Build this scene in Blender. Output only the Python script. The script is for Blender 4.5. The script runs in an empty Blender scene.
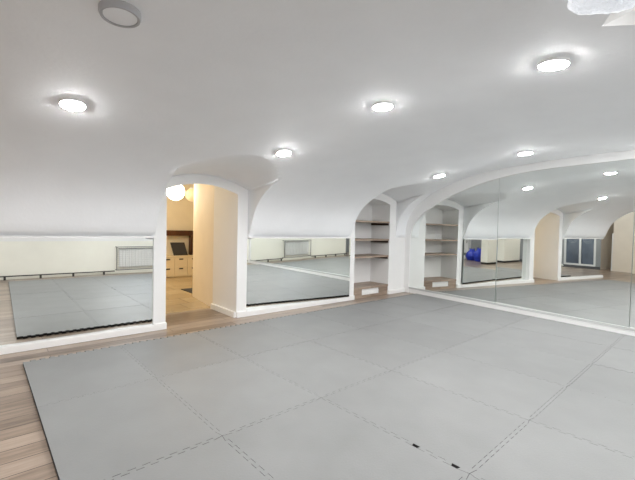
import bpy, bmesh, math, random
from mathutils import Vector, Matrix

S = 7.0 / 6.0            # all measurements below are in units where the eye is 1.2 high; S brings them to metres
scene = bpy.context.scene
COL = scene.collection
random.seed(4)

# ------------------------------------------------------------------ camera, world, exposure
CAM = Vector((-6.195, -4.368, 1.2))
cam_data = bpy.data.cameras.new('camera')
cam_data.sensor_width = 36.0
cam_data.lens = 36.0 * 374.73 / 635.0
cam_data.clip_start = 0.02
cam = bpy.data.objects.new('camera', cam_data)
COL.objects.link(cam)
fw = Vector((0.6586, 0.7519, -0.0299)).normalized()
up = Vector((0.0024, 0.0377, 0.9993))
rt = fw.cross(up).normalized()
up = rt.cross(fw).normalized()
cam.matrix_world = Matrix(((rt.x, up.x, -fw.x, CAM.x * S), (rt.y, up.y, -fw.y, CAM.y * S),
                           (rt.z, up.z, -fw.z, CAM.z * S), (0, 0, 0, 1)))
scene.camera = cam

LAMP = 265.0             # emission of the ceiling spots
GLOBE = 10.0             # emission of the globe lamps in the next room
SKY = 3.0                # daylight outside the window
world = bpy.data.worlds.new('world')
scene.world = world
world.use_nodes = True
wn = world.node_tree
wn.nodes['Background'].inputs[0].default_value = (0.80, 0.88, 1.0, 1)
wn.nodes['Background'].inputs[1].default_value = SKY
scene.view_settings.view_transform = 'Standard'
scene.view_settings.look = 'None'
scene.view_settings.exposure = 0.56
scene.view_settings.gamma = 1.0
scene.view_settings.use_curve_mapping = False
scene.cycles.max_bounces = 24
scene.cycles.diffuse_bounces = 12
scene.cycles.glossy_bounces = 12
scene.cycles.transmission_bounces = 8

# ------------------------------------------------------------------ materials
MATS = {}
def srgb(r, g, b):
    f = lambda c: (c / 255 / 12.92) if c / 255 <= 0.04045 else ((c / 255 + 0.055) / 1.055) ** 2.4
    return (f(r), f(g), f(b), 1)

def mat(name, col, rough=0.6, metal=0.0, noise=0.0, scale=8.0, bump=0.0, bscale=60.0, spec=0.5):
    m = bpy.data.materials.new(name); m.use_nodes = True
    nt = m.node_tree; b = nt.nodes['Principled BSDF']
    b.inputs['Base Color'].default_value = col
    b.inputs['Roughness'].default_value = rough
    b.inputs['Metallic'].default_value = metal
    b.inputs['Specular IOR Level'].default_value = spec
    if noise or bump:
        tc = nt.nodes.new('ShaderNodeTexCoord')
    if noise:
        n = nt.nodes.new('ShaderNodeTexNoise'); n.inputs['Scale'].default_value = scale
        n.inputs['Detail'].default_value = 6
        nt.links.new(tc.outputs['Object'], n.inputs['Vector'])
        mr = nt.nodes.new('ShaderNodeMapRange')
        mr.inputs[1].default_value = 0.3; mr.inputs[2].default_value = 0.7
        mr.inputs[3].default_value = 1 - noise; mr.inputs[4].default_value = 1 + noise
        nt.links.new(n.outputs[0], mr.inputs[0])
        mx = nt.nodes.new('ShaderNodeVectorMath'); mx.operation = 'SCALE'
        mx.inputs[0].default_value = col[:3]
        nt.links.new(mr.outputs[0], mx.inputs['Scale'])
        nt.links.new(mx.outputs[0], b.inputs['Base Color'])
    if bump:
        n2 = nt.nodes.new('ShaderNodeTexNoise'); n2.inputs['Scale'].default_value = bscale
        n2.inputs['Detail'].default_value = 4
        nt.links.new(tc.outputs['Object'], n2.inputs['Vector'])
        bp = nt.nodes.new('ShaderNodeBump'); bp.inputs['Strength'].default_value = bump
        bp.inputs['Distance'].default_value = 0.01
        nt.links.new(n2.outputs[0], bp.inputs['Height'])
        nt.links.new(bp.outputs[0], b.inputs['Normal'])
    MATS[name] = m
    return m

def emat(name, col, strength):
    m = bpy.data.materials.new(name); m.use_nodes = True
    b = m.node_tree.nodes['Principled BSDF']
    b.inputs['Base Color'].default_value = (0.9, 0.9, 0.9, 1)
    b.inputs['Emission Color'].default_value = col
    b.inputs['Emission Strength'].default_value = strength
    MATS[name] = m
    return m

def wood(name, c1, c2, c3, pw, pl, rough=0.35, axis='X', rot=0.0):
    """planks: brick layout for the boards, stretched noise for the grain"""
    m = bpy.data.materials.new(name); m.use_nodes = True
    nt = m.node_tree; b = nt.nodes['Principled BSDF']
    tc = nt.nodes.new('ShaderNodeTexCoord')
    mp = nt.nodes.new('ShaderNodeMapping')
    mp.inputs['Rotation'].default_value = (0, 0, rot)
    nt.links.new(tc.outputs['Object'], mp.inputs['Vector'])
    br = nt.nodes.new('ShaderNodeTexBrick')
    br.inputs['Color1'].default_value = (0, 0, 0, 1); br.inputs['Color2'].default_value = (1, 1, 1, 1)
    br.inputs['Mortar'].default_value = (0.5, 0.5, 0.5, 1)
    br.inputs['Scale'].default_value = 1.0
    br.inputs['Mortar Size'].default_value = 0.003
    br.inputs['Brick Width'].default_value = pl; br.inputs['Row Height'].default_value = pw
    br.inputs['Bias'].default_value = 0.0
    br.offset = 0.37
    nt.links.new(mp.outputs[0], br.inputs['Vector'])
    mp2 = nt.nodes.new('ShaderNodeMapping')
    mp2.inputs['Scale'].default_value = (1.2, 14, 14)
    nt.links.new(mp.outputs[0], mp2.inputs['Vector'])
    nz = nt.nodes.new('ShaderNodeTexNoise'); nz.inputs['Scale'].default_value = 2.2
    nz.inputs['Detail'].default_value = 8; nz.inputs['Roughness'].default_value = 0.62
    nt.links.new(mp2.outputs[0], nz.inputs['Vector'])
    ad = nt.nodes.new('ShaderNodeMath'); ad.operation = 'MULTIPLY_ADD'
    ad.inputs[1].default_value = 0.45
    nt.links.new(br.outputs['Color'], ad.inputs[0])
    mu = nt.nodes.new('ShaderNodeMath'); mu.operation = 'MULTIPLY_ADD'
    mu.inputs[1].default_value = 1.1; mu.inputs[2].default_value = -0.28
    nt.links.new(nz.outputs[0], mu.inputs[0])
    nt.links.new(mu.outputs[0], ad.inputs[2])
    cr = nt.nodes.new('ShaderNodeValToRGB')
    cr.color_ramp.elements[0].color = c1; cr.color_ramp.elements[1].color = c3
    cr.color_ramp.elements[0].position = 0.1; cr.color_ramp.elements[1].position = 0.9
    e = cr.color_ramp.elements.new(0.5); e.color = c2
    nt.links.new(ad.outputs[0], cr.inputs[0])
    mix = nt.nodes.new('ShaderNodeMixRGB'); mix.blend_type = 'MIX'
    mix.inputs[2].default_value = (c1[0] * .45, c1[1] * .45, c1[2] * .45, 1)
    nt.links.new(br.outputs['Fac'], mix.inputs[0]); nt.links.new(cr.outputs[0], mix.inputs[1])
    nt.links.new(mix.outputs[0], b.inputs['Base Color'])
    b.inputs['Roughness'].default_value = rough
    MATS[name] = m
    return m

mat('plaster', (0.895, 0.91, 0.928, 1), 0.75, noise=0.015, scale=3, bump=0.12, bscale=30)
mat('white_paint', (0.825, 0.825, 0.82, 1), 0.6, noise=0.01, scale=4)
mat('cream_paint', (0.86, 0.845, 0.77, 1), 0.7, noise=0.02, scale=3)
mat('beige_paint', (0.86, 0.80, 0.66, 1), 0.7, noise=0.03, scale=3)
mat('sand_paint', (0.80, 0.73, 0.62, 1), 0.7, noise=0.03, scale=3)
mat('grey_paint', (0.30, 0.31, 0.32, 1), 0.7, noise=0.05, scale=3)
mat('trim_white', (0.86, 0.86, 0.85, 1), 0.4)
mat('mirror', (0.90, 0.925, 0.905, 1), 0.0, 1.0)
mat('channel_grey', (0.55, 0.56, 0.55, 1), 0.4)
mat('mirror_edge', (0.30, 0.34, 0.32, 1), 0.3)
wood('laminate', srgb(88, 75, 65), srgb(142, 125, 110), srgb(170, 153, 138), 0.155, 1.35, 0.3)
wood('shelf_wood', srgb(120, 102, 88), srgb(158, 140, 124), srgb(180, 164, 148), 0.6, 3.0, 0.45)
wood('beige_tile', srgb(168, 148, 116), srgb(186, 168, 136), srgb(200, 184, 154), 0.5, 0.5, 0.25)
wood('dark_wood', srgb(58, 32, 18), srgb(84, 48, 28), srgb(104, 64, 40), 0.6, 2.0, 0.4)
mat('cleat_dark', srgb(62, 46, 40), 0.6)
mat('foam_side', (0.012, 0.012, 0.013, 1), 0.8)
mat('metal_grey', (0.16, 0.16, 0.155, 1), 0.5)
mat('radiator_white', (0.80, 0.80, 0.79, 1), 0.4)
mat('black_paint', (0.03, 0.027, 0.025, 1), 0.5)
mat('blue_plastic', (0.012, 0.035, 0.42, 1), 0.4, noise=0.25, scale=9, bump=0.4, bscale=14)
mat('white_plastic', (0.80, 0.80, 0.80, 1), 0.45)
mat('ring_grey', (0.42, 0.42, 0.43, 1), 0.4)
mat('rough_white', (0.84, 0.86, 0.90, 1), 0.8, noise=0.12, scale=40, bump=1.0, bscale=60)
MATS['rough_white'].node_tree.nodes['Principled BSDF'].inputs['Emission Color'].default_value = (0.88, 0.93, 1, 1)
MATS['rough_white'].node_tree.nodes['Principled BSDF'].inputs['Emission Strength'].default_value = 0.32   # faint glow added to brighten the rough white shape
mat('shaded_glass', (0.13, 0.155, 0.20, 1), 0.08, noise=0.2, scale=2)  # opaque panes, the dimness of the corridor behind is painted into their colour
mat('dresser_front', (0.83, 0.74, 0.56, 1), 0.5)
mat('decal_grey', (0.30, 0.33, 0.37, 1), 0.4)
mat('asphalt', (0.05, 0.05, 0.055, 1), 0.9)
emat('spot_glow', (1.0, 0.99, 0.985, 1), LAMP)
emat('globe_glow', (1.0, 0.89, 0.72, 1), GLOBE)
emat('globe_dim', (1.0, 0.80, 0.50, 1), 0.22)
MATS['globe_dim'].node_tree.nodes['Principled BSDF'].inputs['Base Color'].default_value = (0.85, 0.68, 0.42, 1)
emat('globe_fill', (1.0, 0.89, 0.70, 1), 32.0)
# clear glass
g = bpy.data.materials.new('clear_glass'); g.use_nodes = True
gb = g.node_tree.nodes['Principled BSDF']
gb.inputs['Base Color'].default_value = (0.95, 0.98, 1, 1); gb.inputs['Roughness'].default_value = 0
gb.inputs['Transmission Weight'].default_value = 1; gb.inputs['IOR'].default_value = 1.02
MATS['clear_glass'] = g

# grey exercise foam: pebbled, each mat with a slightly different tone
m = bpy.data.materials.new('foam_grey'); m.use_nodes = True
nt = m.node_tree; b = nt.nodes['Principled BSDF']
oi = nt.nodes.new('ShaderNodeObjectInfo'); tc = nt.nodes.new('ShaderNodeTexCoord')
nz = nt.nodes.new('ShaderNodeTexNoise'); nz.inputs['Scale'].default_value = 2.6; nz.inputs['Detail'].default_value = 7
nt.links.new(tc.outputs['Object'], nz.inputs['Vector'])
a1 = nt.nodes.new('ShaderNodeMath'); a1.operation = 'MULTIPLY_ADD'; a1.inputs[1].default_value = 0.09; a1.inputs[2].default_value = 0.80
nt.links.new(oi.outputs['Random'], a1.inputs[0])
a2 = nt.nodes.new('ShaderNodeMath'); a2.operation = 'MULTIPLY_ADD'; a2.inputs[1].default_value = 0.30
nt.links.new(nz.outputs[0], a2.inputs[0]); nt.links.new(a1.outputs[0], a2.inputs[2])
vm = nt.nodes.new('ShaderNodeVectorMath'); vm.operation = 'SCALE'; vm.inputs[0].default_value = (0.205, 0.209, 0.208)
nt.links.new(a2.outputs[0], vm.inputs['Scale']); nt.links.new(vm.outputs[0], b.inputs['Base Color'])
n2 = nt.nodes.new('ShaderNodeTexNoise'); n2.inputs['Scale'].default_value = 90; nt.links.new(tc.outputs['Object'], n2.inputs['Vector'])
bp = nt.nodes.new('ShaderNodeBump'); bp.inputs['Strength'].default_value = 0.3; bp.inputs['Distance'].default_value = 0.004
nt.links.new(n2.outputs[0], bp.inputs['Height']); nt.links.new(bp.outputs[0], b.inputs['Normal'])
b.inputs['Roughness'].default_value = 0.5
MATS['foam_grey'] = m

# ------------------------------------------------------------------ mesh helpers (coordinates in room units)
class MB:
    def __init__(self): self.v = []; self.f = []; self.mi = []
    def add(self, verts, faces, mi=0):
        n = len(self.v); self.v += [tuple(p) for p in verts]
        for fc in faces: self.f.append([n + i for i in fc]); self.mi.append(mi)
        return self
    def hexa(self, p, mi=0):      # 4 bottom ccw + 4 top ccw
        return self.add(p, [(3, 2, 1, 0), (4, 5, 6, 7), (0, 1, 5, 4), (1, 2, 6, 5), (2, 3, 7, 6), (3, 0, 4, 7)], mi)
    def box(self, x0, x1, y0, y1, z0, z1, mi=0):
        return self.hexa([(x0, y0, z0), (x1, y0, z0), (x1, y1, z0), (x0, y1, z0),
                          (x0, y0, z1), (x1, y0, z1), (x1, y1, z1), (x0, y1, z1)], mi)
    def obox(self, o, ax, ay, x0, x1, y0, y1, z0, z1, mi=0):  # box in a turned frame
        P = lambda x, y, z: (o[0] + ax[0] * x + ay[0] * y, o[1] + ax[1] * x + ay[1] * y, z)
        return self.hexa([P(x0, y0, z0), P(x1, y0, z0), P(x1, y1, z0), P(x0, y1, z0),
                          P(x0, y0, z1), P(x1, y0, z1), P(x1, y1, z1), P(x0, y1, z1)], mi)
    def prism(self, poly, lo, hi, fn, mi=0, side_mi=None):
        """poly = 2-D outline, fn(a, b, c) -> xyz with c from lo to hi"""
        n = len(poly); side_mi = mi if side_mi is None else side_mi
        base = len(self.v)
        self.v += [fn(a, b, lo) for a, b in poly] + [fn(a, b, hi) for a, b in poly]
        self.f.append([base + i for i in reversed(range(n))]); self.mi.append(side_mi)
        self.f.append([base + n + i for i in range(n)]); self.mi.append(mi)
        for i in range(n):
            j = (i + 1) % n
            self.f.append([base + i, base + j, base + n + j, base + n + i]); self.mi.append(side_mi)
        return self
    def lathe(self, prof, c, n=32, mi=0, axis=None):
        """prof = [(r, h)] spun about axis through c"""
        ax = Vector(axis or (0, 0, 1)).normalized()
        t = Vector((1, 0, 0)) if abs(ax.x) < .9 else Vector((0, 1, 0))
        u = ax.cross(t).normalized(); w = ax.cross(u)
        c = Vector(c); base = len(self.v)
        for r, h in prof:
            for k in range(n):
                a = 2 * math.pi * k / n
                self.v.append(tuple(c + ax * h + (u * math.cos(a) + w * math.sin(a)) * r))
        for i in range(len(prof) - 1):
            for k in range(n):
                k2 = (k + 1) % n
                self.f.append([base + i * n + k, base + i * n + k2, base + (i + 1) * n + k2, base + (i + 1) * n + k]); self.mi.append(mi)
        self.f.append([base + k for k in reversed(range(n))]); self.mi.append(mi)
        self.f.append([base + (len(prof) - 1) * n + k for k in range(n)]); self.mi.append(mi)
        return self
    def tube(self, pts, r, n=10, mi=0):
        for p, q in zip(pts[:-1], pts[1:]):
            p = Vector(p); q = Vector(q)
            self.lathe([(r, 0), (r, (q - p).length)], p, n, mi, axis=(q - p))
        return self
    def build(self, name, mats, parent=None, origin=None, smooth=None, bevel=0.0, recalc=True):
        if isinstance(mats, str): mats = [mats]
        if origin is None:
            origin = parent['_o'] if parent is not None else (0, 0, 0)
        o3 = Vector(origin)
        me = bpy.data.meshes.new(name)
        me.from_pydata([tuple((Vector(p) - o3) * S) for p in self.v], [], self.f)
        for i, p in enumerate(me.polygons): p.material_index = self.mi[i]
        for k in mats: me.materials.append(MATS[k])
        if recalc:
            bm = bmesh.new(); bm.from_mesh(me); bmesh.ops.recalc_face_normals(bm, faces=bm.faces)
            bm.to_mesh(me); bm.free()
        if smooth is not None:
            me.shade_smooth(); me.set_sharp_from_angle(angle=math.radians(smooth))
        ob = bpy.data.objects.new(name, me); COL.objects.link(ob)
        if parent is not None: ob.parent = parent
        else: ob.location = o3 * S
        ob['_o'] = tuple(origin)
        if bevel:
            bv = ob.modifiers.new('bevel', 'BEVEL'); bv.width = bevel * S; bv.segments = 2; bv.limit_method = 'ANGLE'
        return ob

def thing(name, label, cat, loc, group=None):
    o = bpy.data.objects.new(name, None); COL.objects.link(o)
    o.empty_display_size = 0.1
    o.location = Vector(loc) * S; o['_o'] = tuple(loc)
    return tag(o, label, cat, group)
def tag(o, label, cat, group=None):
    o['label'] = label; o['category'] = cat
    if group: o['group'] = group
    return o
def struct(o):
    o['kind'] = 'structure'; return o

# ------------------------------------------------------------------ room numbers
YR = -6.20               # right wall
YC = -3.10               # crown line of the barrel vault
SPR = 1.07               # springing of the vault
XB = -10.0               # back wall
EN = Vector((-0.99219, 0.12475, 0)); ED = Vector((-0.12475, -0.99219, 0))   # end wall normal / direction
def E(u, v, z): return (ED.x * u + EN.x * v, ED.y * u + EN.y * v, z)

PA = [(-.03, 1.07), (.015, 1.12), (.05, 1.20), (.09, 1.30), (.155, 1.43), (.26, 1.55), (.39, 1.645), (.54, 1.725), (.74, 1.81),
      (1.0, 1.893), (1.45, 2.0), (1.95, 2.075), (2.5, 2.125), (3.1, 2.15)]
PE = [(-.03, 1.07), (-.028, 1.15), (-.018, 1.25), (.01, 1.36), (.06, 1.465), (.14, 1.58), (.25, 1.69), (.40, 1.79), (.60, 1.90),
      (.87, 2.0), (1.25, 2.10), (1.7, 2.175), (2.3, 2.215), (3.1, 2.235)]
def resample(P, n=48):
    # smooth by Catmull-Rom, then even steps
    Q = []
    for i in range(len(P) - 1):
        p0 = P[max(i - 1, 0)]; p1 = P[i]; p2 = P[i + 1]; p3 = P[min(i + 2, len(P) - 1)]
        for k in range(12):
            t = k / 12
            Q.append(tuple(.5 * (2 * p1[j] + (p2[j] - p0[j]) * t + (2 * p0[j] - 5 * p1[j] + 4 * p2[j] - p3[j]) * t * t
                                 + (3 * p1[j] - p0[j] - 3 * p2[j] + p3[j]) * t ** 3) for j in (0, 1)))
    Q.append(P[-1])
    L = [0]
    for a, b_ in zip(Q[:-1], Q[1:]): L.append(L[-1] + math.dist(a, b_))
    out = []; j = 0
    for k in range(n + 1):
        s = L[-1] * k / n
        while j < len(L) - 2 and L[j + 1] < s: j += 1
        t = (s - L[j]) / max(L[j + 1] - L[j], 1e-9)
        out.append((Q[j][0] + (Q[j + 1][0] - Q[j][0]) * t, Q[j][1] + (Q[j + 1][1] - Q[j][1]) * t))
    return out
RA, RE = resample(PA), resample(PE)
def profile(x):
    w = min(max((x + 1.45) / 1.35, 0), 1); w = w * w * (3 - 2 * w)
    return [(a[0] + (e[0] - a[0]) * w, a[1] + (e[1] - a[1]) * w) for a, e in zip(RA, RE)]
def vault_z(x, y):
    q = -y if y > YC else y - YR
    pr = profile(x)
    for a, b_ in zip(pr[:-1], pr[1:]):
        if a[0] <= q <= b_[0]: return a[1] + (b_[1] - a[1]) * (q - a[0]) / max(b_[0] - a[0], 1e-9)
    return pr[-1][1]

def arc(x, x0, x1, zs, zc, power=2):
    t = min(abs((x - (x0 + x1) / 2) / ((x1 - x0) / 2)), 1)
    return zs + (zc - zs) * ((1 - t * t) if power == 2 else math.sqrt(max(0, 1 - t * t)))

# lunettes cut into the vault: x0, x1, spring, crown, slope of their soffit, arch kind
LUN_L = [(-8.80, -6.53, 1.80, 1.995, .0, 1, .0), (-4.794, -3.59, 1.69, 1.83, .08, 2, .13), (-1.635, -.36, 1.75, 1.885, .05, 2, .10, .20)]
LUN_R = [(-9.80, -6.15, 1.42, 1.90, .02, 1, .02), (-3.90, -2.10, 1.90, 1.93, .02, 2, .02)]

XS = [XB - .1 + .125 * k for k in range(int((.25 - XB + .1) / .125) + 1)] + [.25]
for l in LUN_L + LUN_R: XS = [x for x in XS if not (l[0] - .03 < x < l[1] + .03)]
for l in LUN_L + LUN_R: XS += [l[0] + (l[1] - l[0]) * i / 26 for i in range(27)]
XS = sorted(XS)
XS = [x for i, x in enumerate(XS) if i == 0 or x - XS[i - 1] > 1e-5]

def half_vault(mb, luns, side):
    P = (lambda x, q, z: (x, -q, z)) if side == 'L' else (lambda x, q, z: (x, YR + q, z))
    xs = XS
    N = 48
    def full(x): return profile(x)
    def slope(x, l):
        t = max(-1, min(1, (x - (l[0] + l[1]) / 2) / ((l[1] - l[0]) / 2)))
        return l[4] + ((l[-1] if t > 0 else l[6]) - l[4]) * t * t
    def cut(x, l):
        za = arc(x, l[0], l[1], l[2], l[3], l[5]); pr = profile(x); sl = slope(x, l)
        for i in range(N):
            d0 = pr[i][1] - za - sl * pr[i][0]; d1 = pr[i + 1][1] - za - sl * pr[i + 1][0]
            if d0 <= 0 < d1:
                t = -d0 / (d1 - d0)
                q = pr[i][0] + (pr[i + 1][0] - pr[i][0]) * t; z = pr[i][1] + (pr[i + 1][1] - pr[i][1]) * t
                return [(q, z)] + pr[i + 1:], pr[:i + 1] + [(q, z)], za
    for xa, xb in zip(xs[:-1], xs[1:]):
        l = next((l for l in luns if l[0] - 1e-6 <= xa and xb <= l[1] + 1e-6), None)
        if l is None:
            pa, pb = full(xa), full(xb)
            n = len(pa)
            mb.add([P(xa, *p) for p in pa] + [P(xb, *p) for p in pb], [(i, i + 1, n + i + 1, n + i) for i in range(n - 1)])
        else:
            (pa, lowa, za), (pb, lowb, zb) = cut(xa, l), cut(xb, l)
            n = max(len(pa), len(pb))
            pa = [pa[0]] * (n - len(pa)) + pa; pb = [pb[0]] * (n - len(pb)) + pb
            for i in range(n - 1):
                quad = [P(xa, *pa[i]), P(xa, *pa[i + 1]), P(xb, *pb[i + 1]), P(xb, *pb[i])]
                uq = []
                for p in quad:
                    if p not in uq: uq.append(p)
                if len(uq) > 2: mb.add(uq, [tuple(range(len(uq)))])
            # soffit of the lunette, from its arch on the wall out to the vault
            m = 5; q0 = -.05
            ra = [(q0 + (pa[0][0] - q0) * k / m, za + slope(xa, l) * max(0, q0 + (pa[0][0] - q0) * k / m)) for k in range(m + 1)]
            rb = [(q0 + (pb[0][0] - q0) * k / m, zb + slope(xb, l) * max(0, q0 + (pb[0][0] - q0) * k / m)) for k in range(m + 1)]
            ra[-1] = pa[0]; rb[-1] = pb[0]
            mb.add([P(xa, *p) for p in ra] + [P(xb, *p) for p in rb], [(k, k + 1, m + 2 + k, m + 1 + k) for k in range(m)])
            for x, low, on in ((xa, lowa, abs(xa - l[0]) < 1e-6), (xb, lowb, abs(xb - l[1]) < 1e-6)):
                if on:                                  # upright cheek of the lunette
                    n2 = len(low)
                    wl = [(q0, SPR - .03 + (l[2] - SPR + .03) * k / (n2 - 1)) for k in range(n2)]
                    mb.add([P(x, *p) for p in low] + [P(x, *p) for p in wl], [(k, k + 1, n2 + k + 1, n2 + k) for k in range(n2 - 1)])

vb = MB()
half_vault(vb, LUN_L, 'L')
half_vault(vb, LUN_R, 'R')
ceil = struct(vb.build('ceiling', 'plaster', recalc=False))
bm = bmesh.new(); bm.from_mesh(ceil.data)
bmesh.ops.remove_doubles(bm, verts=bm.verts, dist=0.0006)
bmesh.ops.recalc_face_normals(bm, faces=bm.faces)
# make the crown look down into the room, so the thickness grows outwards
top = max(bm.faces, key=lambda f: f.calc_center_median().z)
if top.normal.z > 0:
    for f in bm.faces: f.normal_flip()
bm.to_mesh(ceil.data); bm.free()
ceil.data.shade_smooth(); ceil.data.set_sharp_from_angle(angle=math.radians(28))
sd = ceil.modifiers.new('thickness', 'SOLIDIFY'); sd.thickness = 0.10; sd.offset = -1

# ------------------------------------------------------------------ floor
fb = MB(); fb.box(-11.6, 1.0, -7.8, 6.2, -.12, 0)
struct(fb.build('floor', 'laminate'))
fb = MB(); fb.box(-5.45, -1.25, .76, 5.4, 0, .004)
struct(fb.build('floor_next_room', 'beige_tile'))

# ------------------------------------------------------------------ left wall
WY = .03                                                # face of the plastered strips
def LW(x, z, y): return (x, y, z)
wl = MB()
def rect(x0, x1, z0, z1, y0, y1): wl.box(x0, x1, y0, y1, z0, z1)
rect(XB - .1, -8.80, 0, 1.2, WY, .97)
rect(-6.53, -4.794, 0, 1.35, .10, .97)                  # behind the long mirror
rect(-4.796, -4.66, 0, 1.62, WY, .97); wl.hexa([(-4.796, .04, 1.6205), (-4.661, .04, 1.6205), (-4.661, .968, 1.6205), (-4.796, .968, 1.6205), (-4.796, .04, 1.624), (-4.661, .04, 1.624), (-4.661, .968, 1.87), (-4.796, .968, 1.87)])
rect(-3.742, -3.592, 0, 1.62, WY, .73); wl.hexa([(-3.741, .04, 1.6205), (-3.592, .04, 1.6205), (-3.592, .728, 1.6205), (-3.741, .728, 1.6205), (-3.741, .04, 1.624), (-3.592, .04, 1.624), (-3.592, .728, 1.80), (-3.741, .728, 1.80)])
rect(-3.596, -1.635, 0, 1.35, .135, .97)                 # behind the middle mirror
rect(-1.637, -1.49, 0, 1.68, WY, .48)
rect(-.55, -.358, 0, 1.68, WY, .48)
rect(-.358, .35, 0, 1.2, WY, .97)
def arch_band(ix0, ix1, izs, izc, ox0, ox1, ozs, ozc, y0, y1, mg, rise=0):
    fn = lambda a, b_, c: (a, c, b_ + rise * (c - y0) / (y1 - y0))
    n = 24
    for k in range(n):
        q = []
        for t in (k / n, (k + 1) / n):
            xi = ix0 + (ix1 - ix0) * t; xo = ox0 + (ox1 - ox0) * t
            q.append(((xi, arc(xi, ix0, ix1, izs, izc)), (xo, arc(xo, ox0, ox1, ozs, ozc) + mg)))
        wl.prism([q[0][0], q[1][0], q[1][1], q[0][1]], y0, y1, fn)
    # upright ends of the band above the jambs
    wl.prism([(ox0, izs), (ix0, izs), (ox0, ozs + mg)], y0, y1, fn)
    wl.prism([(ix1, izs), (ox1, izs), (ox1, ozs + mg)], y0, y1, fn)
arch_band(-4.66, -3.742, 1.62, 1.715, -4.794, -3.59, 1.69, 1.83, WY, .97, .04, .24)
arch_band(-1.49, -.55, 1.68, 1.755, -1.635, -.36, 1.75, 1.885, WY, .48, .04)
rect(-1.66, -.34, 0, 2.0, .48, .62)                     # back of the niche
struct(wl.build('wall_left', 'white_paint'))

# the way through the thick wall: painted reveals
rv = MB()
rv.hexa([(-3.738, .731, 0), (-3.05, .731, 0), (-3.05, 1.79, 0), (-3.60, 1.79, 0), (-3.738, .731, 2.45), (-3.05, .731, 2.45), (-3.05, 1.79, 2.45), (-3.60, 1.79, 2.45)])
struct(rv.build('wall_passage', 'sand_paint'))

# next room behind the doorway
nr = MB()
nr.box(-5.5, -1.2, 4.60, 4.70, 0, 2.6)                  # back
nr.box(-5.6, -5.5, .97, 4.70, 0, 2.6)
nr.box(-1.2, -1.1, .97, 4.70, 0, 2.6)
nr.box(-5.5, -4.70, .955, .985, 0, 2.6)
nr.box(-4.72, -3.65, .972, .985, 1.93, 2.6)
nr.box(-3.10, -1.2, .975, 1.02, 0, 2.6); nr.box(-3.67, -3.10, .972, .985, 1.80, 2.6)
struct(nr.build('wall_next_room', 'beige_paint'))
cb = MB(); cb.box(-5.6, -1.1, .955, 4.70, 2.5, 2.6)
struct(cb.build('ceiling_next_room', 'beige_paint'))

# side passage at the far end of the left wall (seen in the end mirror)
fp = MB()
fp.box(-9.0, -8.79, WY + .005, .93, 0, 2.6)
fp.box(-11.3, -6.4, 1.42, 1.52, 0, 2.6)
fp.box(-6.53, -6.43, .9, 1.52, 0, 2.6)
fp.box(-11.3, -11.2, .9, 1.52, 0, 2.6)
fp.box(-11.3, -8.9, .83, .93, 0, 2.6)
fp.box(-11.3, -6.4, 0.02, 1.52, 2.5, 2.6)
struct(fp.build('wall_side_passage', 'sand_paint'))

# ------------------------------------------------------------------ right wall with its window, back wall
wr = MB()
WX0, WX1, WZ0, WZ1 = -3.72, -2.28, .98, 1.85
DADO = .84
wr.box(-6.15, 1.0, YR - .35, YR, DADO, WZ0)
wr.box(-6.15, WX0, YR - .35, YR, WZ0, 2.5)
wr.box(WX1, 1.0, YR - .35, YR, WZ0, 2.5)
wr.box(WX0, WX1, YR - .35, YR, WZ1, 2.5)
wr.box(-10.5, -9.80, YR - .35, YR, 0, 2.5)
struct(wr.build('wall_right', 'white_paint'))
wd = MB(); wd.box(-6.15, 1.0, YR - .35, YR + .001, 0, DADO); struct(wd.build('wall_right_dado', 'cream_paint'))
wc_ = MB(); wc_.box(-10.5, -6.1, -7.35, -7.25, 0, 2.5); wc_.box(-6.15, -6.05, -7.35, YR - .34, 0, 2.5); wc_.box(-10.5, -6.1, -7.3, YR - .02, 2.4, 2.5)
struct(wc_.build('wall_recess', 'grey_paint'))
w1 = MB()
yq = YR - .20
for x0, x1 in ((WX0, WX0 + .06), (WX1 - .06, WX1), (-3.03, -2.97)): w1.box(x0, x1, yq - .03, yq + .03, WZ0, WZ1)
for z0, z1 in ((WZ0, WZ0 + .06), (WZ1 - .06, WZ1)): w1.box(WX0 + .06, -3.03, yq - .03, yq + .03, z0, z1); w1.box(-2.97, WX1 - .06, yq - .03, yq + .03, z0, z1)
win1 = struct(w1.build('window_1', 'white_plastic'))
gp = MB(); gp.box(WX0 + .06, -3.03, yq - .006, yq + .006, WZ0 + .06, WZ1 - .06); gp.box(-2.97, WX1 - .06, yq - .006, yq + .006, WZ0 + .06, WZ1 - .06)
gp.build('pane', 'clear_glass', win1)

wbk = MB()
BX = XB
wbk.box(BX - .8, BX - .35, -7.4, 1.0, 0, 2.5)
wbk.box(BX - .35, BX, -7.3, -3.12, 0, 2.5)
wbk.box(BX - .35, BX, -1.98, .1, 0, 2.5)
wbk.box(BX - .35, BX, -3.12, -1.98, 1.55, 2.5)
struct(wbk.build('wall_back', 'grey_paint'))
# glazed door leaves in the back wall
d1 = MB()
ys = [-3.05, -2.455, -1.86]
for y0, y1 in ((-3.12, -3.05), (-2.57, -2.50), (-2.06, -1.98)): d1.box(BX - .09, BX - .02, y0, y1, .0, 1.55)
for z0, z1 in ((.0, .07), (1.48, 1.55)):
    d1.box(BX - .09, BX - .02, -3.05, -2.57, z0, z1); d1.box(BX - .09, BX - .02, -2.50, -2.06, z0, z1)
dd = struct(d1.build('door_1', 'white_plastic'))
for y0, y1 in ((-3.05, -2.57), (-2.50, -2.06)):
    p = MB(); p.box(BX - .065, BX - .045, y0, y1, .07, 1.48); pn = p.build('pane', 'shaded_glass', dd)
    yc = (y0 + y1) / 2
    dm = MB()
    for r in (.155, .10):
        pts = [(BX - .041, yc + r * math.cos(a * math.pi / 12), 1.0 + r * math.sin(a * math.pi / 12)) for a in range(25)]
        dm.tube(pts, .006, 6)
    dm.build('frosted_ornament', 'decal_grey', pn)

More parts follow.
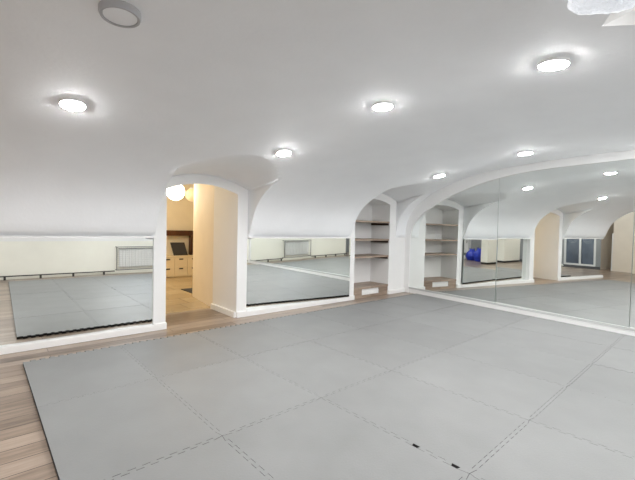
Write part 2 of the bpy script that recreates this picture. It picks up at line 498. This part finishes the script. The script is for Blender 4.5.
# freestanding pier near the back
pm = MB(); pm.box(-8.85, -7.80, -3.22, -2.95, .07, 2.3)
struct(pm.build('wall_partition', 'cream_paint'))
pk = MB(); pk.box(-8.84, -7.81, -3.21, -2.96, 0, .07)
struct(pk.build('baseboard_partition', 'black_paint'))

# ------------------------------------------------------------------ end wall: plaster around an arched opening that holds the mirror
ARC = [(.10, 1.02), (.118, 1.18), (.178, 1.334), (.37, 1.508), (.55, 1.62), (.766, 1.725), (.972, 1.815), (1.3, 1.925), (1.62, 2.005), (1.913, 2.058), (2.2, 2.09), (2.6, 2.108), (3.14, 2.11)]
def cr_curve(P, n=8):
    Q = []
    for i in range(len(P) - 1):
        p0 = P[max(i - 1, 0)]; p1 = P[i]; p2 = P[i + 1]; p3 = P[min(i + 2, len(P) - 1)]
        for k in range(n):
            t = k / n
            Q.append(tuple(.5 * (2 * p1[j] + (p2[j] - p0[j]) * t + (2 * p0[j] - 5 * p1[j] + 4 * p2[j] - p3[j]) * t * t
                                 + (3 * p1[j] - p0[j] - 3 * p2[j] + p3[j]) * t ** 3) for j in (0, 1)))
    Q.append(P[-1]); return Q
half = cr_curve(ARC)
UMAX = 6.28
arch_pts = half + [(UMAX - p[0], p[1]) for p in reversed(half[:-1])]      # mirror image about u = 3.14
we = MB()
VF, VM = .06, -.03
def EF(u, z, v): return E(u, v, z)
for (u0, z0), (u1, z1) in zip(arch_pts[:-1], arch_pts[1:]):
    if u1 > u0: we.prism([(u0, z0), (u1, z1), (u1, 2.6), (u0, 2.6)], VM - .01, VF, EF)
we.prism([(-.6, .0), (.098, 0), (.10, 1.02), (.10, 2.6), (-.6, 2.6)], VM - .01, VF, EF)
we.prism([(UMAX - .098, .0), (UMAX + .6, 0), (UMAX + .6, 2.6), (UMAX - .10, 2.6), (UMAX - .10, 1.02)], VM - .01, VF, EF)
we.prism([(-.6, 0), (UMAX + .6, 0), (UMAX + .6, 2.6), (-.6, 2.6)], VM - .25, VM - .02, EF)
struct(we.build('wall_end', 'white_paint'))
# white strips that cap the two low mirrors
cp = MB(); cp.box(-6.53, -4.796, -.006, .10, 1.053, 1.074); cp.box(-3.594, -1.637, -.022, .165, 1.053, 1.074)
struct(cp.build('trim_2', 'white_paint'))

# skirting
sk = MB(); sk.prism([(-.1, 0), (UMAX - .05, 0), (UMAX - .05, .082), (-.1, .082)], VM + .002, .045, EF)
struct(sk.build('baseboard_end', 'trim_white', bevel=.004))
sk = MB(); sk.prism([(.0, .083), (UMAX, .083), (UMAX, .112), (.0, .112)], VM + .002, .052, EF)
struct(sk.build('trim_1', 'channel_grey'))
sb = MB()
for x0, x1, yb in ((-6.55, -4.655, .10), (-3.745, -1.495, .165), (-.565, .02, .05)):
    sb.box(x0, x1, 0, yb, 0, .06)
    sb.box(x0, x1, .004, yb, .06, .066)
sb.box(-4.796, -4.655, .0, .04, .06, .075); sb.box(-3.745, -3.594, .0, .04, .06, .075)
sb.box(-1.637, -1.495, 0, .04, .06, .075); sb.box(-.565, .02, 0, .04, .06, .075)
struct(sb.build('baseboard_left', 'trim_white', bevel=.003))
sp = MB(); sp.box(-3.775, -3.742, .035, .73, 0, .075)
struct(sp.build('baseboard_passage', 'trim_white', bevel=.003))

# ------------------------------------------------------------------ mirrors
def mirror_slab(name, label, pivot, a, b_, x0, x1, z0, z1):
    """glass sheet hung almost parallel to the left wall; a = turn, b = lean"""
    n = Vector((math.sin(a) * math.cos(b_), -math.cos(a) * math.cos(b_), math.sin(b_)))
    t = Vector((math.cos(a), math.sin(a), 0)); w = t.cross(n) * -1
    if w.z < 0: w = -w
    p = Vector(pivot)
    mb = MB()
    def F(dx, dz, c): return tuple(p + t * dx + w * dz + n * c)
    poly = [(x0 - p.x, z0 - p.z), (x1 - p.x, z0 - p.z), (x1 - p.x, z1 - p.z), (x0 - p.x, z1 - p.z)]
    mb.prism(poly, -.012, 0, F, 0, 1)
    o = mb.build(name, ['mirror', 'mirror_edge'], origin=((x0 + x1) / 2, p.y, z0))
    return tag(o, label, 'mirror', None)
mirror_slab('wall_mirror', 'wide low wall mirror left of the arched doorway', (-5.8, .05, .6), 0, .006, -6.50, -4.796, .070, 1.058)
mirror_slab('wall_mirror', 'low wall mirror between the arched doorway and the shelf niche', (-2.6, .052, .6), -.068, -.005, -3.592, -1.639, .070, 1.058)

cuts = [.09, 1.835, 3.525, 5.215, UMAX - .09]
hang = [(.8, .03, .012, .002), (2.6, .02, -.018, -.004), (4.3, .03, -.01, -.003), (5.7, .035, 0, 0)]   # how each sheet hangs: pivot, offset, turn, lean
names = ['arched end wall mirror sheet nearest the shelf niche, rising in a quarter curve',
         'tall end wall mirror sheet right of the first vertical joint, under the vault crown',
         'end wall mirror sheet beginning at the right edge of the photo, past the second joint',
         'end wall mirror sheet farthest from the shelf niche, beside the right wall']
def arch_z(u):
    for p, q in zip(arch_pts[:-1], arch_pts[1:]):
        if p[0] <= u <= q[0] and q[0] > p[0]: return p[1] + (q[1] - p[1]) * (u - p[0]) / (q[0] - p[0])
    return 1.0
for u0, u1, lab, (pu, off, a, b_) in zip(cuts[:-1], cuts[1:], names, hang):
    g_ = .0007
    ins = [(p[0], p[1] + .012) for p in arch_pts if u0 + g_ < p[0] < u1 - g_]
    poly = [(u0 + g_, .114), (u1 - g_, .114), (u1 - g_, arch_z(u1 - g_) + .010)] + ins[::-1] + [(u0 + g_, arch_z(u0 + g_) + .010)]
    ca, sa = math.cos(a), math.sin(a)
    nh = Vector((EN.x * ca - EN.y * sa, EN.x * sa + EN.y * ca, 0))
    t = Vector((ED.x * ca - ED.y * sa, ED.x * sa + ED.y * ca, 0))
    n = nh * math.cos(b_) + Vector((0, 0, math.sin(b_))); w = Vector((0, 0, math.cos(b_))) - nh * math.sin(b_)
    p0 = Vector(E(pu, off, .6))
    def F(u, z, c): return tuple(p0 + t * (u - pu) + w * (z - .6) + n * c)
    mb = MB(); mb.prism(poly, -.008, 0, F, 0, 1)
    o = mb.build('wall_mirror', ['mirror', 'mirror_edge'], origin=E((u0 + u1) / 2, off, .114))
    tag(o, lab, 'mirror')

# ------------------------------------------------------------------ puzzle mats
th = math.radians(.955)
e1 = Vector((math.cos(th), math.sin(th), 0)); e2 = Vector((math.sin(th), -math.cos(th), 0))
M0 = Vector((-5.988, -.416, 0))
COLS = [0, .740, 1.497, 2.300, 3.102, 3.89, 4.68, 5.80]
ROWS = [0, 1.022, 2.070, 3.135, 4.18, 5.19]
TH = .025
def teeth(a, b_, amp, n, flip=1, missing=()):
    """dovetail edge from a to b"""
    a = Vector(a); b_ = Vector(b_); d = b_ - a; L = d.length; d /= L; nrm = Vector((d.y, -d.x)) * flip
    p = (L - .07) / n; out = [a]
    for k in range(n):
        s = .035 + p * k + p * .13
        if k in missing:
            out += [a + d * (s + p * .16) - nrm * amp * .5, a + d * (s + p * .58) - nrm * amp * .5]; continue                 # a lost tooth leaves a dark slot in the seam
        out += [a + d * (s + p * .16) - nrm * amp * .5, a + d * (s + p * .08) + nrm * amp * .5,
                a + d * (s + p * .66) + nrm * amp * .5, a + d * (s + p * .58) - nrm * amp * .5]
    return out
def P2(u, w): return Vector((u, w))
ordn = ['first', 'second', 'third', 'fourth', 'fifth', 'sixth', 'seventh']
rown = ['the row nearest the mirrored left wall', 'the second row from the left wall', 'the third row from the left wall',
        'the fourth row from the left wall', 'the row along the cream radiator wall']
def endlim(w):   # where the end skirting stands, in mat coordinates along e1
    y = M0.y - w
    return 5.988 + (.12475 * y) / .99219 - .10
for r in range(5):
    for c in range(7):
        u0, u1 = COLS[c], COLS[c + 1]; w0, w1 = ROWS[r], ROWS[r + 1]
        last = c == 6
        ua, ub = (endlim(w0), endlim(w1)) if last else (u1, u1)
        A, B, C_, D = P2(u0, w0), P2(ua, w0), P2(ub, w1), P2(u0, w1)
        nx = max(6, round((u1 - u0) / .075)); ny = 13
        poly = []
        poly += teeth(A, B, .022 if r else .030, nx)                    # wall side
        if last: poly += [B]
        else: poly += teeth(B, C_, .022, ny, missing=(9, 12) if (r, c) == (2, 1) else ())
        if r == 4 or last: poly += [C_]
        if r == 4: pass
        else: poly += [C_] + list(reversed(teeth(D, C_, .022, nx)))[:-1]
        if c == 0: poly += [D]
        else: poly += [D] + list(reversed(teeth(A, D, .022, ny)))[:-1] if False else [D]
        if c > 0:
            lt = teeth(A, D, .022, ny)
            poly += list(reversed(lt[1:]))
        ctr = P2((u0 + u1) / 2, (w0 + w1) / 2)
        clean = []
        for p in poly:
            if not clean or (p - clean[-1]).length > 1e-5: clean.append(p)
        if (clean[0] - clean[-1]).length < 1e-5: clean.pop()
        poly = [ctr + (p - ctr) * .9981 for p in clean]
        wc = M0 + e1 * ctr.x + e2 * ctr.y
        mb = MB()
        def F(a, b_, z): return tuple(M0 + e1 * a + e2 * b_ + Vector((0, 0, z)))
        dz = .0008 * random.random()
        mb.prism(poly, .0, TH + dz, F, 0, 1)
        o = mb.build('puzzle_mat', ['foam_grey', 'foam_side'], origin=(wc.x, wc.y, 0))
        tag(o, 'grey foam mat, %s from the bare wood in %s' % (ordn[c], rown[r]), 'floor mat', 'grey puzzle mats covering the floor')

# ------------------------------------------------------------------ ceiling spots
def vault_frame(x, y):
    z = vault_z(x, y); e = .04
    n = Vector((vault_z(x + e, y) - vault_z(x - e, y), vault_z(x, y + e) - vault_z(x, y - e), -2 * e)).normalized()
    return Vector((x, y, z)), n                         # n looks down into the room
def spot(x, y, label, proto=None):
    p, n = vault_frame(x, y)
    q = Vector((0, 0, -1)).rotation_difference(n)
    if proto is None:
        t = thing('ceiling_spotlight', label, 'ceiling light', (0, 0, 0), 'round ceiling spotlights')
        r = MB(); r.lathe([(.071, .014), (.071, -.0085), (.074, -.0075), (.0755, -.004), (.0755, .016)], (0, 0, 0), 40)
        r.build('trim_ring', 'white_plastic', t, smooth=40)
        d = MB(); d.lathe([(.0005, -.019), (.03, -.018), (.055, -.0145), (.070, -.0095), (.070, -.002)], (0, 0, 0), 40)
        d.build('diffuser', 'spot_glow', t, smooth=40)
    else:
        t = proto.copy(); COL.objects.link(t); t['label'] = label
        for ch in proto.children:
            c = ch.copy(); COL.objects.link(c); c.parent = t
    t.location = (p + n * .009) * S; t.rotation_mode = 'QUATERNION'; t.rotation_quaternion = q
    return t
spots = [(-5.78, -1.41, 'round lit ceiling spot nearest the left edge of the photo'),
         (-3.97, -1.28, 'round lit ceiling spot above the arched doorway'),
         (-1.38, -1.465, 'round lit ceiling spot above the shelf niche'),
         (-4.00, -2.56, 'round lit ceiling spot in the middle of the vault, over the centre mats'),
         (-1.56, -2.665, 'round lit ceiling spot close to the top of the arched mirror'),
         (-3.90, -3.65, 'round lit ceiling spot looking largest, at the upper right'),
         (-1.20, -3.75, 'unseen round ceiling spot by the end mirror, right of the vault crown'),  # this and the spots below are out of view, added for illumination
         (-3.95, -4.90, 'unseen round ceiling spot in front of the window recess'),
         (-1.20, -4.90, 'unseen round ceiling spot in the corner of end mirror and radiator wall'),
         (-6.20, -4.95, 'unseen round ceiling spot over the bare wood by the radiator wall'),
         (-7.90, -1.41, 'unseen round ceiling spot beside the side passage arch'),
         (-7.90, -4.90, 'unseen round ceiling spot above the blue bags'),
         (-9.40, -2.60, 'unseen round ceiling spot in front of the glazed door')]
pr = None
for x, y, lab in spots:
    o = spot(x, y, lab, pr)
    if pr is None: pr = o

# unlit round surface fitting near the top of the photo
p, n = vault_frame(-5.765, -2.54)
t = thing('ceiling_lamp', 'unlit round ceiling fitting with a grey rim, at the top left', 'ceiling lamp', tuple(p))
r = MB(); r.lathe([(.083, -.02), (.083, .020), (.079, .030), (.070, .030), (.070, .024), (.066, .024)], p, 40, axis=n)
r.build('rim', 'ring_grey', t, smooth=40)
d = MB(); d.lathe([(.0669, .012), (.0669, .026), (.03, .027), (.0005, .027)], p, 40, axis=n)
d.build('cover', 'plaster', t, smooth=40)

# stand-in white wedge under the vault, its underside tilted to catch the spotlight
T = Vector((-4.19, -3.92, 2.108)); du = Vector((-.313, -.165, -.119)) * 1.5; dr = Vector((-.14, -.137, -.098)) * 1.5
up_ = Vector((0, 0, .35))
qs = MB(); qs.add([tuple(v) for v in (T, T + du, T + dr, T + up_, T + du + up_, T + dr + up_)],
                  [(0, 1, 2), (3, 5, 4), (0, 3, 4, 1), (1, 4, 5, 2), (2, 5, 3, 0)])
struct(qs.build('trim_3', 'white_paint'))

# rough white round shape with an added glow, close under the vault, next to the window recess
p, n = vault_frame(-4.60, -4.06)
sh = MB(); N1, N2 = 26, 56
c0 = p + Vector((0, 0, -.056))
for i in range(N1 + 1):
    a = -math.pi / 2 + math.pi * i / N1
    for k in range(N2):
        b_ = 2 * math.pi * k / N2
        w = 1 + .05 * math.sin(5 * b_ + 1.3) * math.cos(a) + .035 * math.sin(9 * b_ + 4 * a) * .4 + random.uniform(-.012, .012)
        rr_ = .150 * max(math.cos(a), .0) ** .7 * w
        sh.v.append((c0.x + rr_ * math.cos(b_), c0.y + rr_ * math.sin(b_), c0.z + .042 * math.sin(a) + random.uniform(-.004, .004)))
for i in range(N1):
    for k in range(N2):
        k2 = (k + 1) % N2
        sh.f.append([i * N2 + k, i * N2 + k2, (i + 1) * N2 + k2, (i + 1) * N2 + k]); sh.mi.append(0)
tag(sh.build('textured_shape', 'rough_white', origin=tuple(p), smooth=60),
    'rough white round shape with added glow, close under the vault, upper right corner', 'ceiling lamp')

# ------------------------------------------------------------------ shelf niche
NX0, NX1 = -1.488, -.552
for z, lab in ((1.352, 'topmost brown wooden board shelf in the arched wall niche'),
               (1.025, 'second brown board shelf from the top of the niche'),
               (.722, 'third brown board shelf from the top, above the low bench')):
    t = thing('wall_shelf', lab, 'shelf', (-1.02, .25, z), 'brown shelves in the niche')
    b_ = MB(); b_.box(NX0, NX1, .035, .478, z - .017, z + .013); b_.build('board', 'shelf_wood', t, bevel=.002)
    b_ = MB(); b_.box(NX1 - .022, NX1, .05, .47, z - .058, z - .018); b_.build('cleat', 'cleat_dark', t, bevel=.002)['label'] = 'dark brown support strip under the board'
t = thing('niche_bench', 'low brown wooden bench with a white vent, at the niche bottom', 'bench', (-1.025, .2, 0))
b_ = MB(); b_.box(NX0, NX1, .028, .478, .155, .190); b_.build('top_board', 'shelf_wood', t, bevel=.002)
b_ = MB(); b_.box(NX0, -1.27, .04, .47, 0, .154); b_.box(-.80, NX1, .04, .47, 0, .154); b_.box(-1.27, -.80, .04, .06, 0, .045)
b_.build('base', 'shelf_wood', t)
b_ = MB(); b_.box(-1.268, -.802, .05, .06, .047, .120); b_.box(-1.268, -.802, .055, .065, .120, .154)
gr_ = b_.build('vent_panel', 'white_plastic', t); gr_['label'] = 'white vent panel'
for k in range(4):
    q = MB(); q.box(-1.25, -.82, .044, .05, .056 + k * .016, .063 + k * .016); q.build('slat', 'trim_white', gr_)

# ------------------------------------------------------------------ right wall: radiators behind wire guards, low rail
def radiator(x0, x1, z0, z1, label, glab):
    cx = (x0 + x1) / 2; y = YR
    t = thing('radiator', label, 'radiator', (cx, y + .05, z0), None)
    b_ = MB(); b_.box(x0 + .07, x1 - .07, y + .035, y + .06, z0 + .07, z1 - .06); b_.build('panel', 'radiator_white', t, bevel=.004)
    b_ = MB(); n = int((x1 - x0 - .2) / .075)
    for k in range(n + 1):
        xc = x0 + .10 + (x1 - x0 - .2) * k / n
        b_.box(xc - .022, xc + .022, y + .06, y + .085, z0 + .085, z1 - .085)
    b_.build('fins', 'radiator_white', t, bevel=.008)
    b_ = MB(); b_.box(x0 + .07, x1 - .07, y + .02, y + .095, z1 - .06, z1 - .045); b_.build('top_grille', 'metal_grey', t)
    for xx in (x0 + .25, x1 - .25):
        b_ = MB(); b_.box(xx - .015, xx + .015, y + .003, y + .035, z0 + .15, z1 - .15); b_.build('bracket', 'metal_grey', t)
    t = thing('radiator_guard', glab, 'guard', (cx, y + .13, z0), None)
    b_ = MB()
    b_.box(x0, x1, y + .12, y + .14, z1 - .018, z1); b_.box(x0, x1, y + .12, y + .14, z0, z0 + .018)
    b_.box(x0, x0 + .016, y + .12, y + .14, z0 + .018, z1 - .018); b_.box(x1 - .016, x1, y + .12, y + .14, z0 + .018, z1 - .018)
    b_.build('frame', 'metal_grey', t)
    b_ = MB(); m_ = int((x1 - x0) / .05)
    for k in range(1, m_):
        xx = x0 + (x1 - x0) * k / m_; b_.box(xx - .001, xx + .001, y + .1285, y + .1315, z0 + .018, z1 - .018)
    for k in range(1, 12):
        zz = z0 + (z1 - z0) * k / 12; b_.box(x0 + .016, x1 - .016, y + .1285, y + .1315, zz - .001, zz + .001)
    b_.build('wire_mesh', 'ring_grey', t)
    for xx in (x0, x1 - .016):
        b_ = MB(); b_.box(xx, xx + .016, y + .003, y + .12, z1 - .018, z1); b_.build('bracket', 'metal_grey', t)
        b_ = MB(); b_.box(xx, xx + .016, y + .003, y + .12, z0, z0 + .018); b_.build('bracket', 'metal_grey', t)
radiator(-3.76, -2.28, .095, .70, 'white ribbed radiator under the window, reflected in both low mirrors', 'grey framed wire guard before the radiator under the window')
t = thing('wall_cupboard', 'white cupboard on the grey back wall, left of the glazed door', 'cupboard', (BX + .1, -5.3, .25))
b_ = MB(); b_.box(BX + .001, BX + .22, -5.60, -5.0, .25, 1.35); b_.build('body', 'white_plastic', t)
b_ = MB(); b_.box(BX + .22, BX + .24, -5.595, -5.005, .255, 1.345); q = b_.build('door', 'white_plastic', t, bevel=.003)
b_ = MB(); b_.box(BX + .24, BX + .26, -5.07, -5.05, .70, .82); b_.build('handle', 'metal_grey', q)
def rail(x0, x1, posts, label):
    t = thing('low_rail', label, 'rail', ((x0 + x1) / 2, YR + .11, 0), 'black rails along the cream wall')
    b_ = MB(); b_.box(x0, x1, YR + .09, YR + .13, .068, .092); b_.build('bar', 'black_paint', t)
    for x in posts:
        b_ = MB(); b_.box(x - .02, x + .02, YR + .095, YR + .125, 0, .068); b_.build('post', 'black_paint', t)
rail(-6.10, -3.80, [-5.95, -5.32, -4.69, -4.04], 'thin black rail on short posts, left of the radiator as reflected in the long mirror')
rail(-2.22, -.90, [-2.15, -1.55, -.98], 'thin black rail on short posts between the radiator and the end mirror')
sr = MB(); sr.box(-6.15, -.7, YR, YR + .018, 0, .05); struct(sr.build('baseboard_right', 'cream_paint'))

# ------------------------------------------------------------------ things at the back
def sack(x, y, w, d, h, seed, label):
    rnd = random.Random(seed); mb = MB(); n1, n2 = 14, 28
    ph = [rnd.uniform(0, 6.28) for _ in range(6)]
    for i in range(n1 + 1):
        t_ = i / n1; z = h * t_
        prof = (0.80 + .28 * math.sin(math.pi * min(t_ * 1.15, 1)) - .42 * max(0, t_ - .72) / .28)
        for k in range(n2):
            a = 2 * math.pi * k / n2
            w_ = prof * (1 + .05 * math.sin(3 * a + ph[0] + 2 * t_) + .045 * math.sin(7 * a + ph[1] + 5 * t_) + .03 * math.sin(11 * a + ph[2] - 6 * t_))
            sx = abs(math.cos(a)) ** .75 * (1 if math.cos(a) > 0 else -1); sy = abs(math.sin(a)) ** .75 * (1 if math.sin(a) > 0 else -1)
            mb.v.append((x + w / 2 * w_ * sx, y + d / 2 * w_ * sy, z + (.02 * math.sin(4 * a + ph[3]) if i == n1 else 0)))
    for i in range(n1):
        for k in range(n2):
            k2 = (k + 1) % n2
            mb.f.append([i * n2 + k, i * n2 + k2, (i + 1) * n2 + k2, (i + 1) * n2 + k]); mb.mi.append(0)
    mb.f.append([k for k in reversed(range(n2))]); mb.mi.append(0)
    mb.f.append([n1 * n2 + k for k in range(n2)]); mb.mi.append(0)
    t = thing('storage_bag', label, 'bag', (x, y, 0), 'blue bags by the partition')
    mb.build('bag_body', 'blue_plastic', t, smooth=50)
    for s_ in (-1, 1):
        hp = MB(); hp.tube([(x - w * .18, y + s_ * d * .22, h * .97), (x - w * .12, y + s_ * d * .24, h * 1.08), (x + w * .12, y + s_ * d * .24, h * 1.08), (x + w * .18, y + s_ * d * .22, h * .97)], .010, 8)
        hp.build('handle', 'blue_plastic', t, smooth=40)
    return t
sack(-8.80, -3.86, .42, .40, .52, 3, 'taller blue bag leaning towards the cream partition')
sack(-9.05, -4.36, .42, .38, .46, 8, 'smaller blue bag, farther from the cream partition')
def crumple(x, y, s, h, seed, name, label):
    rnd = random.Random(seed); bm = bmesh.new(); bmesh.ops.create_icosphere(bm, subdivisions=3, radius=1)
    mb = MB()
    for v in bm.verts:
        k = 1 + rnd.uniform(-.13, .13) + .12 * math.sin(5 * v.co.x + seed) * math.cos(4 * v.co.y)
        mb.v.append((x + v.co.x * s * k, y + v.co.y * s * k, max(0, h * .5 + v.co.z * h * .5 * k)))
    for f in bm.faces: mb.f.append([v.index for v in f.verts]); mb.mi.append(0)
    bm.free()
    return tag(mb.build(name, 'white_plastic', origin=(x, y, 0), smooth=30), label, 'bag')
crumple(-8.95, -4.70, .10, .20, 5, 'plastic_bag', 'small white bag on the floor beside the blue bags')
crumple(-9.0, -2.72, .12, .18, 2, 'plastic_bag', 'larger white crumpled bag on the floor past the dark foot of the partition')
crumple(-8.85, -2.50, .08, .11, 7, 'plastic_bag', 'smaller white crumpled bag on the floor near the glazed door')

# switch in the side passage
t = thing('light_switch', 'small white light switch on the sand wall of the side passage', 'switch', (-9.0, 1.41, .98))
b_ = MB(); b_.box(-9.05, -8.95, 1.408, 1.42, .93, 1.03); b_.build('plate', 'white_plastic', t, bevel=.002)
b_ = MB(); b_.box(-9.03, -8.97, 1.402, 1.408, .95, 1.01); b_.build('rocker', 'trim_white', t, bevel=.002)

# ------------------------------------------------------------------ next room
def globe(x, y, z, r, m_, label):
    t = thing('globe_lamp', label, 'pendant lamp', (x, y, 2.5), 'globe lamps in the next room')
    b_ = MB(); prof = [(max(.0005, r * math.cos(-math.pi / 2 + math.pi * i / 20)), r * math.sin(-math.pi / 2 + math.pi * i / 20)) for i in range(21)]
    b_.lathe(prof, (x, y, z), 36); b_.build('globe', m_, t, smooth=60)
    b_ = MB(); b_.lathe([(.045, r * .93), (.04, r * 1.12), (.012, r * 1.18), (.004, r * 1.25), (.004, 2.485 - z)], (x, y, z), 16); b_.build('cord', 'white_plastic', t, smooth=40)
    b_ = MB(); b_.lathe([(.05, 2.475 - z), (.05, 2.5 - z)], (x, y, z), 24); b_.build('ceiling_rose', 'white_plastic', t, smooth=40)
globe(-3.83, 2.0, 1.775, .148, 'globe_glow', 'bright glowing white globe lamp in the doorway, left one')
globe(-3.23, 2.75, 1.80, .125, 'globe_dim', 'dimmer cream globe lamp in the doorway, behind the wall edge')

globe(-4.45, 3.2, 1.81, .148, 'globe_fill', 'added white globe lamp, unseen behind the left side of the doorway')  # unseen lamp, added to brighten the back wall of the next room
t = thing('chest_of_drawers', 'long cream chest of drawers with dark handles in the next room', 'chest of drawers', (-2.9, 4.4, 0))
b_ = MB(); b_.box(-3.62, -2.12, 4.20, 4.585, .03, .475); b_.build('body', 'dresser_front', t)
b_ = MB(); b_.box(-3.64, -2.10, 4.175, 4.59, .475, .497); b_.build('top', 'dresser_front', t, bevel=.002)
b_ = MB(); b_.box(-3.60, -2.14, 4.22, 4.57, 0, .03); b_.build('plinth', 'dresser_front', t)
for k in range(5):
    x0 = -3.62 + k * .30
    for z0, z1 in ((.04, .253), (.26, .47)):
        b_ = MB(); b_.box(x0 + .004, x0 + .296, 4.182, 4.199, z0, z1); dr = b_.build('drawer', 'dresser_front', t, bevel=.002)
        b_ = MB(); xc = x0 + .15; b_.box(xc - .045, xc + .045, 4.170, 4.182, z1 - .055, z1 - .028); b_.build('handle', 'black_paint', dr, bevel=.003)['label'] = 'black drawer handle'
# picture leaning on the chest
t = thing('picture_frame', 'black picture leaning on the chest of drawers', 'picture', (-2.80, 4.45, .498))
def lean(dx, dz, c): return (-2.80 + dx - dz * .16, 4.40 + dz * .35 + c, .499 + dz)
b_ = MB(); b_.prism([(-.155, 0), (.175, 0), (.175, .30), (-.155, .30)], 0, .022, lambda a, b2_, c: lean(a, b2_, c)); b_.build('backing', 'black_paint', t)
b_ = MB(); b_.prism([(-.135, .02), (.155, .02), (.155, .28), (-.135, .28)], -.004, 0, lambda a, b2_, c: lean(a, b2_, c)); b_.build('sheet', 'asphalt', t)
# dark wood shelf unit on the wall above
t = thing('wall_cabinet', 'dark brown wooden wall unit above the chest of drawers', 'wall unit', (-2.9, 4.5, .9))
b_ = MB(); b_.box(-3.65, -2.46, 4.45, 4.595, .96, 1.085); b_.build('top_box', 'dark_wood', t, bevel=.003)
b_ = MB(); b_.box(-2.53, -2.46, 4.45, 4.595, .50, .959); b_.build('side_panel', 'dark_wood', t, bevel=.003)
# dark mat inside the glazed door
b_ = MB(); b_.box(-9.95, -8.95, -3.60, -1.30, 0, .012)
tag(b_.build('door_mat', 'asphalt', origin=(-9.45, -2.4, 0), bevel=.003), 'large dark mat on the floor inside the glazed door', 'door mat')
# door mat
b_ = MB(); b_.box(-3.50, -2.6, 2.02, 2.56, .0045, .016)
tag(b_.build('door_mat', 'asphalt', origin=(-3.05, 2.29, .0045), bevel=.003), 'black door mat on the beige floor of the next room', 'door mat')
